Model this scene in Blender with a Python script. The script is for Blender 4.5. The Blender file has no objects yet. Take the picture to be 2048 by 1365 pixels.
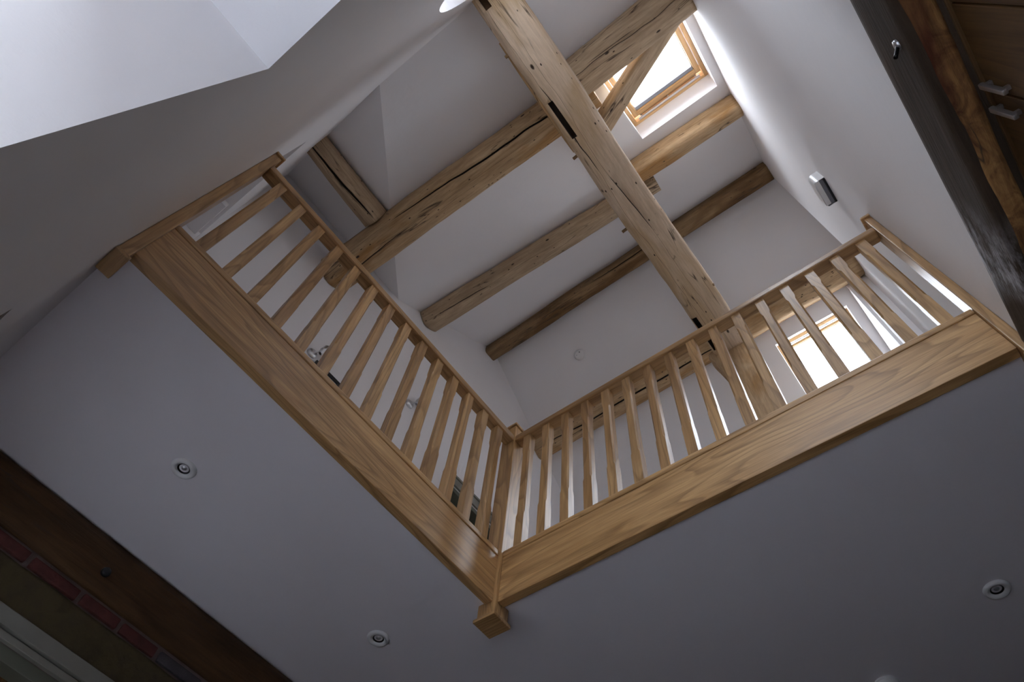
import bpy, bmesh, math, random
from mathutils import Vector, Matrix, noise
from mathutils.geometry import tessellate_polygon

S = bpy.context.scene
COL = S.collection
OZ = 0.6            # eye height: everything below is written with the eye at z = 0, floor at z = -OZ
PI = math.pi

# ------------------------------------------------------------------ camera
cd = bpy.data.cameras.new('camera')
cam = bpy.data.objects.new('camera', cd)
COL.objects.link(cam)
cd.sensor_width = 36.0
cd.lens = 1381.914 / 2048 * 36.0
cd.clip_start = 0.01
r0 = Vector((0.7924121, 0.6055618, 0.0733343))
r1 = Vector((-0.5111253, 0.7247845, -0.4619939))
r2 = Vector((-0.3329175, 0.3286065, 0.8838460))
cam.matrix_world = Matrix(((r0.x, -r1.x, -r2.x, 0), (r0.y, -r1.y, -r2.y, 0), (r0.z, -r1.z, -r2.z, OZ), (0, 0, 0, 1)))
S.camera = cam

# ------------------------------------------------------------------ sky, exposure
w = bpy.data.worlds.new('overcast_sky')
S.world = w
w.use_nodes = True
bg = w.node_tree.nodes['Background']
bg.inputs[0].default_value = (0.88, 0.94, 1.06, 1)
bg.inputs[1].default_value = 21.5
S.view_settings.view_transform = 'Standard'
S.view_settings.look = 'None'
S.view_settings.exposure = 0.0
S.view_settings.gamma = 1.0
S.view_settings.use_curve_mapping = False
S.cycles.use_denoising = True
S.cycles.max_bounces = 14
S.cycles.diffuse_bounces = 10
S.cycles.glossy_bounces = 5
S.cycles.transmission_bounces = 6
S.cycles.transparent_max_bounces = 12
S.cycles.caustics_reflective = False
S.cycles.caustics_refractive = False
S.cycles.sample_clamp_indirect = 6.0


def portal(name, loc, direction, sx, sy):
    l = bpy.data.lights.new(name, 'AREA')
    l.shape = 'RECTANGLE'
    l.size = sx
    l.size_y = sy
    l.cycles.is_portal = True
    o = bpy.data.objects.new(name, l)
    COL.objects.link(o)
    o.location = Vector(loc) + Vector((0, 0, OZ))
    o.rotation_euler = Vector(direction).to_track_quat('-Z', 'Y').to_euler()
    return o


# ------------------------------------------------------------------ materials
def mat(name):
    m = bpy.data.materials.new(name)
    m.use_nodes = True
    nt = m.node_tree
    return m, nt, nt.nodes['Principled BSDF']


def N(nt, t, **kw):
    n = nt.nodes.new(t)
    for k, v in kw.items():
        setattr(n, k, v)
    return n


def ramp(nt, stops):
    r = N(nt, 'ShaderNodeValToRGB')
    cr = r.color_ramp
    while len(cr.elements) < len(stops):
        cr.elements.new(0.5)
    for e, (p, c) in zip(cr.elements, stops):
        e.position = p
        e.color = (*c, 1)
    return r


def objcoord(nt, scale, rnd=True):
    tc = N(nt, 'ShaderNodeTexCoord')
    mp = N(nt, 'ShaderNodeMapping')
    mp.inputs['Scale'].default_value = scale
    if rnd:
        oi = N(nt, 'ShaderNodeObjectInfo')
        ml = N(nt, 'ShaderNodeMath', operation='MULTIPLY')
        ml.inputs[1].default_value = 37.0
        ad = N(nt, 'ShaderNodeVectorMath', operation='ADD')
        nt.links.new(oi.outputs['Random'], ml.inputs[0])
        nt.links.new(tc.outputs['Object'], ad.inputs[0])
        nt.links.new(ml.outputs[0], ad.inputs[1])
        nt.links.new(ad.outputs[0], mp.inputs['Vector'])
    else:
        nt.links.new(tc.outputs['Object'], mp.inputs['Vector'])
    return mp


def noise_tex(nt, vec, scale, detail=4, rough=0.55, dist=0.0):
    n = N(nt, 'ShaderNodeTexNoise')
    n.inputs['Scale'].default_value = scale
    n.inputs['Detail'].default_value = detail
    n.inputs['Roughness'].default_value = rough
    n.inputs['Distortion'].default_value = dist
    nt.links.new(vec.outputs[0], n.inputs['Vector'])
    return n


def mix(nt, mode, fac, a, b):
    m = N(nt, 'ShaderNodeMix', data_type='RGBA', blend_type=mode)
    if isinstance(fac, (int, float)):
        m.inputs[0].default_value = fac
    else:
        nt.links.new(fac, m.inputs[0])
    for i, v in ((6, a), (7, b)):
        if isinstance(v, tuple):
            m.inputs[i].default_value = (*v, 1)
        else:
            nt.links.new(v, m.inputs[i])
    return m.outputs[2]


def bump(nt, bs, h, strength, dist=0.01):
    b = N(nt, 'ShaderNodeBump')
    b.inputs['Strength'].default_value = strength
    b.inputs['Distance'].default_value = dist
    nt.links.new(h, b.inputs['Height'])
    nt.links.new(b.outputs[0], bs.inputs['Normal'])


def m_plaster(name, col, bmp=0.25, sc=9.0):
    m, nt, bs = mat(name)
    mp = objcoord(nt, (1, 1, 1), False)
    a = noise_tex(nt, mp, 1.3, 3)
    c = ramp(nt, [(0.3, tuple(x * 0.96 for x in col)), (0.7, col)])
    nt.links.new(a.outputs[0], c.inputs[0])
    nt.links.new(c.outputs[0], bs.inputs['Base Color'])
    bs.inputs['Roughness'].default_value = 0.85
    bs.inputs['Specular IOR Level'].default_value = 0.25
    b = noise_tex(nt, mp, sc, 5, 0.6)
    bump(nt, bs, b.outputs[0], bmp, 0.012)
    return m


def m_oak(name, dark, light, rough=0.36, fine=1.0):
    m, nt, bs = mat(name)
    mp = objcoord(nt, (0.9, 9, 9))
    a = noise_tex(nt, mp, 1.6, 5, 0.6, 1.6)
    mid = tuple((x + y) / 2 for x, y in zip(dark, light))
    c = ramp(nt, [(0.28, dark), (0.5, mid), (0.72, light)])
    nt.links.new(a.outputs[0], c.inputs[0])
    mpc = objcoord(nt, (0.55, 4.5, 4.5))
    cn = noise_tex(nt, mpc, 1.0, 2, 0.45, 0.4)
    cm = N(nt, 'ShaderNodeMath', operation='MULTIPLY')
    cm.inputs[1].default_value = 16.0
    nt.links.new(cn.outputs[0], cm.inputs[0])
    cf = N(nt, 'ShaderNodeMath', operation='FRACT')
    nt.links.new(cm.outputs[0], cf.inputs[0])
    crp = ramp(nt, [(0.0, (0.66, 0.62, 0.57)), (0.35, (0.98, 0.98, 0.98)), (0.9, (1.04, 1.04, 1.03)), (1.0, (0.70, 0.66, 0.61))])
    nt.links.new(cf.outputs[0], crp.inputs[0])
    mp2 = objcoord(nt, (3.0, 120, 120))
    f = noise_tex(nt, mp2, 1.5, 3, 0.6)
    fr = ramp(nt, [(0.35, (0.72, 0.70, 0.66)), (0.6, (1.05, 1.05, 1.05))])
    nt.links.new(f.outputs[0], fr.inputs[0])
    col = mix(nt, 'MULTIPLY', 0.7 * fine, c.outputs[0], fr.outputs[0])
    col = mix(nt, 'MULTIPLY', 0.95 * fine, col, crp.outputs[0])
    oi = N(nt, 'ShaderNodeObjectInfo')
    vr = ramp(nt, [(0.0, (0.86, 0.80, 0.74)), (0.5, (1, 1, 1)), (1.0, (1.1, 1.06, 1.0))])
    nt.links.new(oi.outputs['Random'], vr.inputs[0])
    col = mix(nt, 'MULTIPLY', 1.0, col, vr.outputs[0])
    nt.links.new(col, bs.inputs['Base Color'])
    bs.inputs['Roughness'].default_value = rough
    bump(nt, bs, f.outputs[0], 0.06, 0.002)
    return m


def m_timber(name, dark, light, spot=(0.05, 0.03, 0.018), rough=0.75, amt=0.8, wax=None, stain=None, bmp=0.5, holes=False, wide=1.0):
    m, nt, bs = mat(name)
    mp = objcoord(nt, (1.0 * wide * wide, 5 * wide, 5 * wide))
    a = noise_tex(nt, mp, 1.3, 6, 0.62, 1.2)
    c = ramp(nt, [(0.3, dark), (0.68, light)])
    nt.links.new(a.outputs[0], c.inputs[0])
    col = c.outputs[0]
    if stain:
        mps = objcoord(nt, (1.2, 4, 4))
        s = noise_tex(nt, mps, 1.1, 4, 0.5, 0.6)
        sr = ramp(nt, [(0.50, (0, 0, 0)), (0.62, (1, 1, 1))])
        nt.links.new(s.outputs[0], sr.inputs[0])
        col = mix(nt, 'MIX', sr.outputs[0], col, stain)
    mp2 = objcoord(nt, (5, 60, 60))
    f = noise_tex(nt, mp2, 1.2, 4, 0.65)
    fr = ramp(nt, [(0.3, (0.66, 0.62, 0.58)), (0.6, (1.06, 1.05, 1.04))])
    nt.links.new(f.outputs[0], fr.inputs[0])
    col = mix(nt, 'MULTIPLY', amt, col, fr.outputs[0])
    # knots, nail and worm holes
    mp3 = objcoord(nt, (3.2, 11, 11))
    k = noise_tex(nt, mp3, 1.5, 5, 0.7)
    kr = ramp(nt, [(0.66, (0, 0, 0)), (0.73, (1, 1, 1))])
    nt.links.new(k.outputs[0], kr.inputs[0])
    col = mix(nt, 'MIX', kr.outputs[0], col, spot)
    # drying checks: thin dark lines along the grain
    mp4 = objcoord(nt, (0.9, 10, 10))
    q = noise_tex(nt, mp4, 1.0, 3, 0.5, 0.8)
    qa = N(nt, 'ShaderNodeMath', operation='SUBTRACT')
    qa.inputs[1].default_value = 0.5
    nt.links.new(q.outputs[0], qa.inputs[0])
    qb = N(nt, 'ShaderNodeMath', operation='ABSOLUTE')
    nt.links.new(qa.outputs[0], qb.inputs[0])
    qr = ramp(nt, [(0.0, (0.95, 0.95, 0.95)), (0.016, (0, 0, 0))])
    nt.links.new(qb.outputs[0], qr.inputs[0])
    mk = noise_tex(nt, mp3, 0.6, 2)
    mkr = ramp(nt, [(0.50, (0, 0, 0)), (0.56, (1, 1, 1))])
    nt.links.new(mk.outputs[0], mkr.inputs[0])
    qf = mix(nt, 'MULTIPLY', 1.0, qr.outputs[0], mkr.outputs[0])
    col = mix(nt, 'MIX', qf, col, spot)
    if holes:
        mh = objcoord(nt, (13, 26, 26))
        for sc, th in ((1.0, 0.085), (0.42, 0.07)):
            vo = N(nt, 'ShaderNodeTexVoronoi')
            vo.inputs['Scale'].default_value = sc
            nt.links.new(mh.outputs[0], vo.inputs['Vector'])
            hr = ramp(nt, [(th, (1, 1, 1)), (th + 0.05, (0, 0, 0))])
            nt.links.new(vo.outputs['Distance'], hr.inputs[0])
            sp = N(nt, 'ShaderNodeSeparateColor')
            nt.links.new(vo.outputs['Color'], sp.inputs[0])
            gt = N(nt, 'ShaderNodeMath', operation='GREATER_THAN')
            gt.inputs[1].default_value = 0.62
            nt.links.new(sp.outputs[0], gt.inputs[0])
            mm = N(nt, 'ShaderNodeMath', operation='MULTIPLY')
            nt.links.new(hr.outputs[0], mm.inputs[0])
            nt.links.new(gt.outputs[0], mm.inputs[1])
            col = mix(nt, 'MIX', mm.outputs[0], col, spot)
    if wax:     # old limewash smeared on one stretch of the beam (x0..x1 along its length)
        tc = N(nt, 'ShaderNodeTexCoord')
        sx = N(nt, 'ShaderNodeSeparateXYZ')
        nt.links.new(tc.outputs['Object'], sx.inputs[0])
        mr = N(nt, 'ShaderNodeMapRange', interpolation_type='SMOOTHSTEP')
        mr.inputs[1].default_value = wax[0]
        mr.inputs[2].default_value = wax[1]
        nt.links.new(sx.outputs[0], mr.inputs[0])
        mr2 = N(nt, 'ShaderNodeMapRange', interpolation_type='SMOOTHSTEP')
        mr2.inputs[1].default_value = wax[2]
        mr2.inputs[2].default_value = wax[3]
        mr2.inputs[3].default_value = 1.0
        mr2.inputs[4].default_value = 0.0
        nt.links.new(sx.outputs[0], mr2.inputs[0])
        pm = N(nt, 'ShaderNodeMath', operation='MULTIPLY')
        nt.links.new(mr.outputs[0], pm.inputs[0])
        nt.links.new(mr2.outputs[0], pm.inputs[1])
        mp5 = objcoord(nt, (9, 22, 22))
        wn = noise_tex(nt, mp5, 1.2, 6, 0.75)
        wr = ramp(nt, [(0.42, (0, 0, 0)), (0.66, (1, 1, 1))])
        nt.links.new(wn.outputs[0], wr.inputs[0])
        pf = N(nt, 'ShaderNodeMath', operation='MULTIPLY')
        nt.links.new(pm.outputs[0], pf.inputs[0])
        nt.links.new(wr.outputs[0], pf.inputs[1])
        col = mix(nt, 'MIX', pf.outputs[0], col, (0.42, 0.41, 0.44))
    nt.links.new(col, bs.inputs['Base Color'])
    bs.inputs['Roughness'].default_value = rough
    bs.inputs['Specular IOR Level'].default_value = 0.3
    bump(nt, bs, f.outputs[0], bmp, 0.006)
    return m


def m_plain(name, col, rough=0.5, metal=0.0, spec=0.5):
    m, nt, bs = mat(name)
    mp = objcoord(nt, (1, 1, 1))
    a = noise_tex(nt, mp, 14.0, 3)
    c = ramp(nt, [(0.3, tuple(x * 0.93 for x in col)), (0.7, col)])
    nt.links.new(a.outputs[0], c.inputs[0])
    nt.links.new(c.outputs[0], bs.inputs['Base Color'])
    bs.inputs['Roughness'].default_value = rough
    bs.inputs['Metallic'].default_value = metal
    bs.inputs['Specular IOR Level'].default_value = spec
    return m


def m_mottled(name, stops, scale, bmp=0.6, rough=0.9):
    m, nt, bs = mat(name)
    mp = objcoord(nt, (1, 1, 1))
    a = noise_tex(nt, mp, scale, 6, 0.65)
    c = ramp(nt, stops)
    nt.links.new(a.outputs[0], c.inputs[0])
    nt.links.new(c.outputs[0], bs.inputs['Base Color'])
    bs.inputs['Roughness'].default_value = rough
    b = noise_tex(nt, mp, scale * 6, 4)
    bump(nt, bs, b.outputs[0], bmp, 0.006)
    return m


def m_glass(name):
    m = bpy.data.materials.new(name)
    m.use_nodes = True
    nt = m.node_tree
    nt.nodes.clear()
    out = N(nt, 'ShaderNodeOutputMaterial')
    tr = N(nt, 'ShaderNodeBsdfTransparent')
    tr.inputs[0].default_value = (0.97, 0.98, 0.98, 1)
    gl = N(nt, 'ShaderNodeBsdfGlossy')
    gl.inputs['Roughness'].default_value = 0.02
    lw = N(nt, 'ShaderNodeLayerWeight')          # Schlick reflectance, the same from both sides of the pane
    lw.inputs[0].default_value = 0.5
    pw = N(nt, 'ShaderNodeMath', operation='POWER')
    pw.inputs[1].default_value = 5.0
    fr = N(nt, 'ShaderNodeMath', operation='MULTIPLY_ADD')
    fr.inputs[1].default_value = 0.9
    fr.inputs[2].default_value = 0.04
    nt.links.new(lw.outputs['Facing'], pw.inputs[0])
    nt.links.new(pw.outputs[0], fr.inputs[0])
    mx = N(nt, 'ShaderNodeMixShader')
    nt.links.new(fr.outputs[0], mx.inputs[0])
    nt.links.new(tr.outputs[0], mx.inputs[1])
    nt.links.new(gl.outputs[0], mx.inputs[2])
    nt.links.new(mx.outputs[0], out.inputs[0])
    return m


WHITE = m_plaster('white_plaster', (0.83, 0.822, 0.835), 0.18)
ROLLED = m_plaster('white_plaster_rolled', (0.83, 0.822, 0.835), 0.14, 11)
SOFFIT = m_plaster('white_plaster_soffit', (0.845, 0.815, 0.845), 0.1)
OAK = m_oak('oak', (0.34, 0.19, 0.075), (0.56, 0.36, 0.17))
OAKD = m_oak('oak_dark_stain', (0.085, 0.045, 0.015), (0.135, 0.074, 0.028), 0.45)
PINE = m_oak('pine_lacquer', (0.60, 0.36, 0.15), (0.78, 0.52, 0.26), 0.35, 0.5)
TIMB = m_timber('old_timber_pale', (0.56, 0.425, 0.295), (0.75, 0.60, 0.44), amt=0.5, holes=True, stain=(0.53, 0.385, 0.235))
TIMBG = m_timber('old_timber_grey', (0.34, 0.245, 0.155), (0.54, 0.41, 0.27), stain=None, holes=True)
TIMBB = m_timber('old_timber_brown', (0.35, 0.225, 0.115), (0.56, 0.40, 0.235), stain=(0.36, 0.20, 0.075), holes=True)
SAP = m_timber('orange_sapwood', (0.34, 0.20, 0.085), (0.55, 0.37, 0.19), holes=True)
TIMBD = m_timber('old_timber_dark', (0.17, 0.105, 0.05), (0.36, 0.235, 0.12), stain=(0.16, 0.085, 0.03), holes=True)
BRESS = m_timber('black_oak', (0.026, 0.017, 0.010), (0.062, 0.042, 0.028), wax=(1.28, 1.52, 1.58, 1.67))
WANE = m_timber('orange_bark_edge', (0.07, 0.02, 0.008), (0.46, 0.25, 0.09), stain=(0.08, 0.02, 0.008), amt=1.0, wide=3.0)
LINT = m_timber('dark_oak_shaded', (0.042, 0.020, 0.007), (0.09, 0.044, 0.015), amt=0.9)  # dark oak, darkened further to carry the dim corner's shade
HOLE = m_plain('recess_shade', (0.045, 0.03, 0.02), 0.95)  # deep shade of mortises and splits put into the colour
METAL = m_plain('chrome', (0.56, 0.56, 0.58), 0.28, 0.85)
ALU = m_plain('aluminium', (0.72, 0.73, 0.75), 0.35, 1.0)
BLACK = m_plain('black_metal', (0.02, 0.02, 0.022), 0.3, 0.4)
WPLAST = m_plain('white_plastic', (0.80, 0.80, 0.80), 0.35)
GREYG = m_plain('grey_grille', (0.17, 0.17, 0.20), 0.35)
GREYFAB = m_plain('grey_blind', (0.30, 0.32, 0.36), 0.6)
PAINT = m_plain('cream_paint_shaded', (0.20, 0.195, 0.165), 0.45)  # cream dimmed so the colour holds the lower corner's shade
GPAINT = m_plain('green_grey_paint', (0.11, 0.115, 0.085), 0.5)
STONE = m_mottled('stone_lintel', [(0.3, (0.034, 0.022, 0.008)), (0.5, (0.062, 0.045, 0.016)), (0.7, (0.045, 0.031, 0.016))], 7.0)  # stone, mortar and bricks darkened to carry the lower corner's shade
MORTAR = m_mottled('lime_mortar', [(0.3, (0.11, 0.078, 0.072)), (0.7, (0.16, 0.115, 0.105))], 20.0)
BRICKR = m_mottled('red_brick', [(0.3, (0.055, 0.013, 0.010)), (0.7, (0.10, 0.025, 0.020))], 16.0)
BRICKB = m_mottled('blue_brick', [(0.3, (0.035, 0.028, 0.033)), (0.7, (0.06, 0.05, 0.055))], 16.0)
FLAG = m_mottled('pale_stone_floor', [(0.3, (0.64, 0.635, 0.64)), (0.7, (0.74, 0.735, 0.735))], 3.0, 0.2, 0.6)
CARPET = m_mottled('beige_carpet', [(0.3, (0.60, 0.565, 0.53)), (0.7, (0.70, 0.665, 0.63))], 40.0, 0.5, 0.95)
PAVING = m_mottled('dark_paving', [(0.3, (0.11, 0.11, 0.118)), (0.7, (0.16, 0.16, 0.17))], 30.0, 0.5, 0.95)
GRAVEL = m_mottled('pale_gravel', [(0.3, (0.38, 0.39, 0.42)), (0.7, (0.46, 0.47, 0.50))], 30.0, 0.5, 0.95)
DARKB = m_mottled('dark_brickwork', [(0.3, (0.05, 0.042, 0.04)), (0.7, (0.085, 0.07, 0.065))], 8.0)
SKYBLOCK = m_mottled('sky_blocker_brick', [(0.3, (0.10, 0.097, 0.10)), (0.7, (0.145, 0.14, 0.143))], 8.0)  # for the added sky-blocking walls outside
GLASS = m_glass('window_glass')


# ------------------------------------------------------------------ builders
def link(name, me, m, parent=None, mw=None):
    o = bpy.data.objects.new(name, me)
    COL.objects.link(o)
    if m is not None and not me.materials:
        me.materials.append(m)
    if mw is None:
        mw = Matrix.Identity(4)
    if parent is not None:
        o.parent = parent
        o.matrix_parent_inverse = Matrix.Identity(4)
        o.matrix_basis = world(parent).inverted() @ mw
    else:
        o.matrix_basis = mw
    return o


def world(o):
    return o.matrix_basis.copy() if o.parent is None else world(o.parent) @ o.matrix_basis


def tag(o, label=None, cat=None, group=None, kind=None):
    if label:
        o['label'] = label
    if cat:
        o['category'] = cat
    if group:
        o['group'] = group
    if kind:
        o['kind'] = kind
    return o


def empty(name, loc, rot=None):
    o = bpy.data.objects.new(name, None)
    COL.objects.link(o)
    o.empty_display_size = 0.05
    m = Matrix.Translation(Vector(loc) + Vector((0, 0, OZ)))
    o.matrix_basis = m @ (rot if rot is not None else Matrix.Identity(4))
    return o


def bm_mesh(name, bm, smooth=False):
    bmesh.ops.recalc_face_normals(bm, faces=bm.faces)
    me = bpy.data.meshes.new(name)
    bm.to_mesh(me)
    bm.free()
    if smooth:
        for p in me.polygons:
            p.use_smooth = True
    return me


AX = {'X': Matrix.Identity(4), 'Y': Matrix.Rotation(PI / 2, 4, 'Z'), 'Z': Matrix.Rotation(-PI / 2, 4, 'Y')}


def add_box(bm, lo, hi, bev=0.0, seg=2):
    lo, hi = Vector(lo), Vector(hi)
    c, s = (lo + hi) / 2, hi - lo
    g = bmesh.ops.create_cube(bm, size=1.0, matrix=Matrix.Translation(c) @ Matrix.Diagonal((abs(s.x), abs(s.y), abs(s.z), 1)))
    if bev > 0:
        ed = list({e for v in g['verts'] for e in v.link_edges})
        bmesh.ops.bevel(bm, geom=ed, offset=bev, segments=seg, profile=0.6, affect='EDGES')


def box(name, lo, hi, m, axis='X', parent=None, bev=0.003):
    """A box between two corners (eye-based coordinates); the grain (local x) runs along the given axis."""
    lo, hi = Vector(lo), Vector(hi)
    c = (lo + hi) / 2 + Vector((0, 0, OZ))
    s = hi - lo
    A = AX[axis]
    ls = A.to_3x3().inverted() @ s
    ls = Vector((abs(ls.x), abs(ls.y), abs(ls.z)))
    bm = bmesh.new()
    add_box(bm, -ls / 2, ls / 2, min(bev, min(ls) * 0.3))
    return link(name, bm_mesh(name, bm), m, parent, Matrix.Translation(c) @ A)


def slab(name, outer, holes, thick, m, parent=None):
    """A flat polygon with holes (lists of 3D points) pushed out by the vector thick."""
    bm = bmesh.new()
    loops = [[Vector(p) + Vector((0, 0, OZ)) for p in l] for l in [outer] + holes]
    tris = tessellate_polygon(loops)
    pts = [p for l in loops for p in l]
    t = Vector(thick)
    a = [bm.verts.new(p) for p in pts]
    b = [bm.verts.new(p + t) for p in pts]
    for i, j, k in tris:
        try:
            bm.faces.new((a[i], a[j], a[k]))
            bm.faces.new((b[k], b[j], b[i]))
        except ValueError:
            pass
    i0 = 0
    for l in loops:
        n = len(l)
        for i in range(n):
            i1, i2 = i0 + i, i0 + (i + 1) % n
            bm.faces.new((a[i1], a[i2], b[i2], b[i1]))
        i0 += n
    return link(name, bm_mesh(name, bm), m, parent)


def struct(o):
    o['kind'] = 'structure'
    return o


def timber(name, p0, p1, wd, dp, up, m, seed=0, parent=None, taper=(1, 1), n=36, rough=1.0, sq=4.0, cracks=(), dark=None, jag=0.0):
    """A hand-hewn timber from p0 to p1: rounded-square section, wavering along its length."""
    p0, p1 = Vector(p0) + Vector((0, 0, OZ)), Vector(p1) + Vector((0, 0, OZ))
    d = p1 - p0
    L = d.length
    ex = d / L
    ey = Vector(up).cross(ex).normalized()
    ez = ex.cross(ey)
    mw = Matrix(((ex.x, ey.x, ez.x, p0.x), (ex.y, ey.y, ez.y, p0.y), (ex.z, ey.z, ez.z, p0.z), (0, 0, 0, 1)))
    K = 36
    bm = bmesh.new()
    rings = []
    for i in range(n + 1):
        t = i / n
        k = taper[0] + (taper[1] - taper[0]) * t
        x = L * t
        wy = (noise.noise(Vector((x * 0.9, seed * 7.1, 0))) * 0.016) * rough
        wz = (noise.noise(Vector((x * 0.9, seed * 7.1, 9))) * 0.012) * rough
        if cracks:
            cr = []
            for ci, (deg0, deg1, t0, t1, dep, wid) in enumerate(cracks):
                u = min(1.0, max(0.0, (t - t0) / (t1 - t0)))
                a = math.radians(deg0 + (deg1 - deg0) * u) + 0.13 * noise.noise(Vector((x * 2.3, ci * 5.0, seed))) + 0.04 * noise.noise(Vector((x * 9, ci * 5.0, seed)))
                inside = math.sin(PI * u) ** 0.5 if 0 < u < 1 else 0.0
                cr.append((a, (0.0006 + wid * inside) / (wd / 2), dep * inside))
            angs = []
            fill = (K - 3 * len(cr)) // len(cr)
            for ci, (a, da, dep) in enumerate(cr):
                nx = cr[(ci + 1) % len(cr)]
                b0, b1 = a + da, nx[0] - nx[1] + (2 * PI if ci == len(cr) - 1 else 0)
                angs += [(a - da, 0.0, 1), (a, dep, 1), (b0, 0.0, 0)]
                cnt = fill if ci < len(cr) - 1 else K - len(angs)
                angs += [(b0 + (b1 - b0) * (q + 1) / (cnt + 1), 0.0, 0) for q in range(cnt)]
        else:
            angs = [(2 * PI * j / K + PI / K, 0.0, 0) for j in range(K)]
        ring = []
        for a, dep, fl in angs:
            c, sn = math.cos(a), math.sin(a)
            r = (abs(c) ** sq + abs(sn) ** sq) ** (-1 / sq)
            q = 1 + rough * (0.055 * noise.noise(Vector((x * 1.6, c * 1.5 + seed * 3.3, sn * 1.5))) + 0.02 * noise.noise(Vector((x * 7, c * 3 + seed, sn * 3))))
            if jag:
                q += jag * noise.noise(Vector((x * 5, c * 2 + seed, sn * 2))) + 0.6 * jag * noise.noise(Vector((x * 14, c * 2 + seed, sn * 2)))
            q -= dep / (wd / 2)
            ring.append((bm.verts.new((x, c * r * q * k * wd / 2 + wy, sn * r * q * k * dp / 2 + wz)), fl))
        rings.append(ring)
    for i in range(n):
        A, B = rings[i], rings[i + 1]
        for j in range(K):
            j2 = (j + 1) % K
            f = bm.faces.new((A[j][0], A[j2][0], B[j2][0], B[j][0]))
            f.smooth = not (A[j][1] and B[j][1])
            f.material_index = 1 if cracks and A[j][1] and B[j][1] else 0
    rings = [[v for v, _ in r] for r in rings]
    bm.faces.new(rings[0])
    bm.faces.new(list(reversed(rings[-1])))
    me = bm_mesh(name, bm)
    if cracks:
        me.materials.append(m)
        me.materials.append(HOLE)
    return link(name, me, m, parent, mw)


def lathe(name, prof, loc, axis, m, parent=None, seg=28):
    """Turn a profile of (radius, height) about an axis vector through loc."""
    bm = bmesh.new()
    rings = []
    for r, h in prof:
        rings.append([bm.verts.new((r * math.cos(2 * PI * i / seg), r * math.sin(2 * PI * i / seg), h)) for i in range(seg)] if r > 1e-6 else [bm.verts.new((0, 0, h))])
    for a, b in zip(rings, rings[1:]):
        for i in range(seg):
            j = (i + 1) % seg
            if len(a) == 1 and len(b) == 1:
                continue
            if len(a) == 1:
                f = bm.faces.new((a[0], b[j], b[i]))
            elif len(b) == 1:
                f = bm.faces.new((a[i], a[j], b[0]))
            else:
                f = bm.faces.new((a[i], a[j], b[j], b[i]))
            f.smooth = True
    q = Vector(axis).to_track_quat('Z', 'Y').to_matrix().to_4x4()
    return link(name, bm_mesh(name, bm), m, parent, Matrix.Translation(Vector(loc) + Vector((0, 0, OZ))) @ q)


def cut(o, lo, hi, m=None):
    """Cut a square mortise out of an object."""
    bm = bmesh.new()
    add_box(bm, Vector(lo) + Vector((0, 0, OZ)), Vector(hi) + Vector((0, 0, OZ)))
    k = link('cutter', bm_mesh('cutter', bm), m)
    md = o.modifiers.new('cut', 'BOOLEAN')
    md.operation = 'DIFFERENCE'
    md.object = k
    md.solver = 'EXACT'
    if m is not None:
        md.material_mode = 'TRANSFER'
    bpy.context.view_layer.update()
    dg = bpy.context.evaluated_depsgraph_get()
    me = bpy.data.meshes.new_from_object(o.evaluated_get(dg))
    o.modifiers.clear()
    o.data = me
    bpy.data.objects.remove(k)


# ------------------------------------------------------------------ the roof planes
M1, C1 = 0.75, 4.78                        # south slope: z = C1 + M1*y up to the ridge at y = 2.42
YR = 2.42
ZR = C1 + M1 * YR
M2 = 0.82                                  # north slope: z = ZR - M2*(y - YR)
CQ = 3.6175                                # cross-roof slope: z = CQ - M1*x
z1 = lambda y: C1 + M1 * y
z2 = lambda y: ZR - M2 * (y - YR)
zq = lambda x: CQ - M1 * x
n1 = Vector((0, -M1, 1)).normalized()
n2 = Vector((0, M2, 1)).normalized()
nq = Vector((M1, 0, 1)).normalized()
TH = 0.24
W1 = (-0.187, 0.487, 0.53, 1.285)          # south skylight opening: x0, x1, y0, y1
W2 = (-0.212, 0.463, 3.525, 4.30)          # north skylight opening
XE = 0.55                                  # east partition face
XW = -2.72                                 # west wall face, upper storey
YS = -0.25                                 # south wall face
YN = 4.60                                  # north wall face
ZF = -OZ

p1 = lambda x, y: (x, y, z1(y))
p2 = lambda x, y: (x, y, z2(y))
struct(slab('ceiling', [p1(1.1, -0.75), p1(1.1, 2.50), p1(-3.1, 2.50), p1(-3.1, 1.55), p1(-0.80, -0.75)],
            [[p1(W1[0], W1[2]), p1(W1[1], W1[2]), p1(W1[1], W1[3]), p1(W1[0], W1[3])]], n1 * TH, WHITE))
struct(slab('ceiling', [(-0.80, -0.75, zq(-0.80)), (-3.1, 1.55, zq(-3.1)), (-3.1, -0.75, zq(-3.1))], [], nq * TH, WHITE))
struct(slab('ceiling', [p2(1.1, 2.34), p2(1.1, 5.0), p2(-3.1, 5.0), p2(-3.1, 2.34)],
            [[p2(W2[0], W2[2]), p2(W2[1], W2[2]), p2(W2[1], W2[3]), p2(W2[0], W2[3])]], n2 * TH, WHITE))

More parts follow.
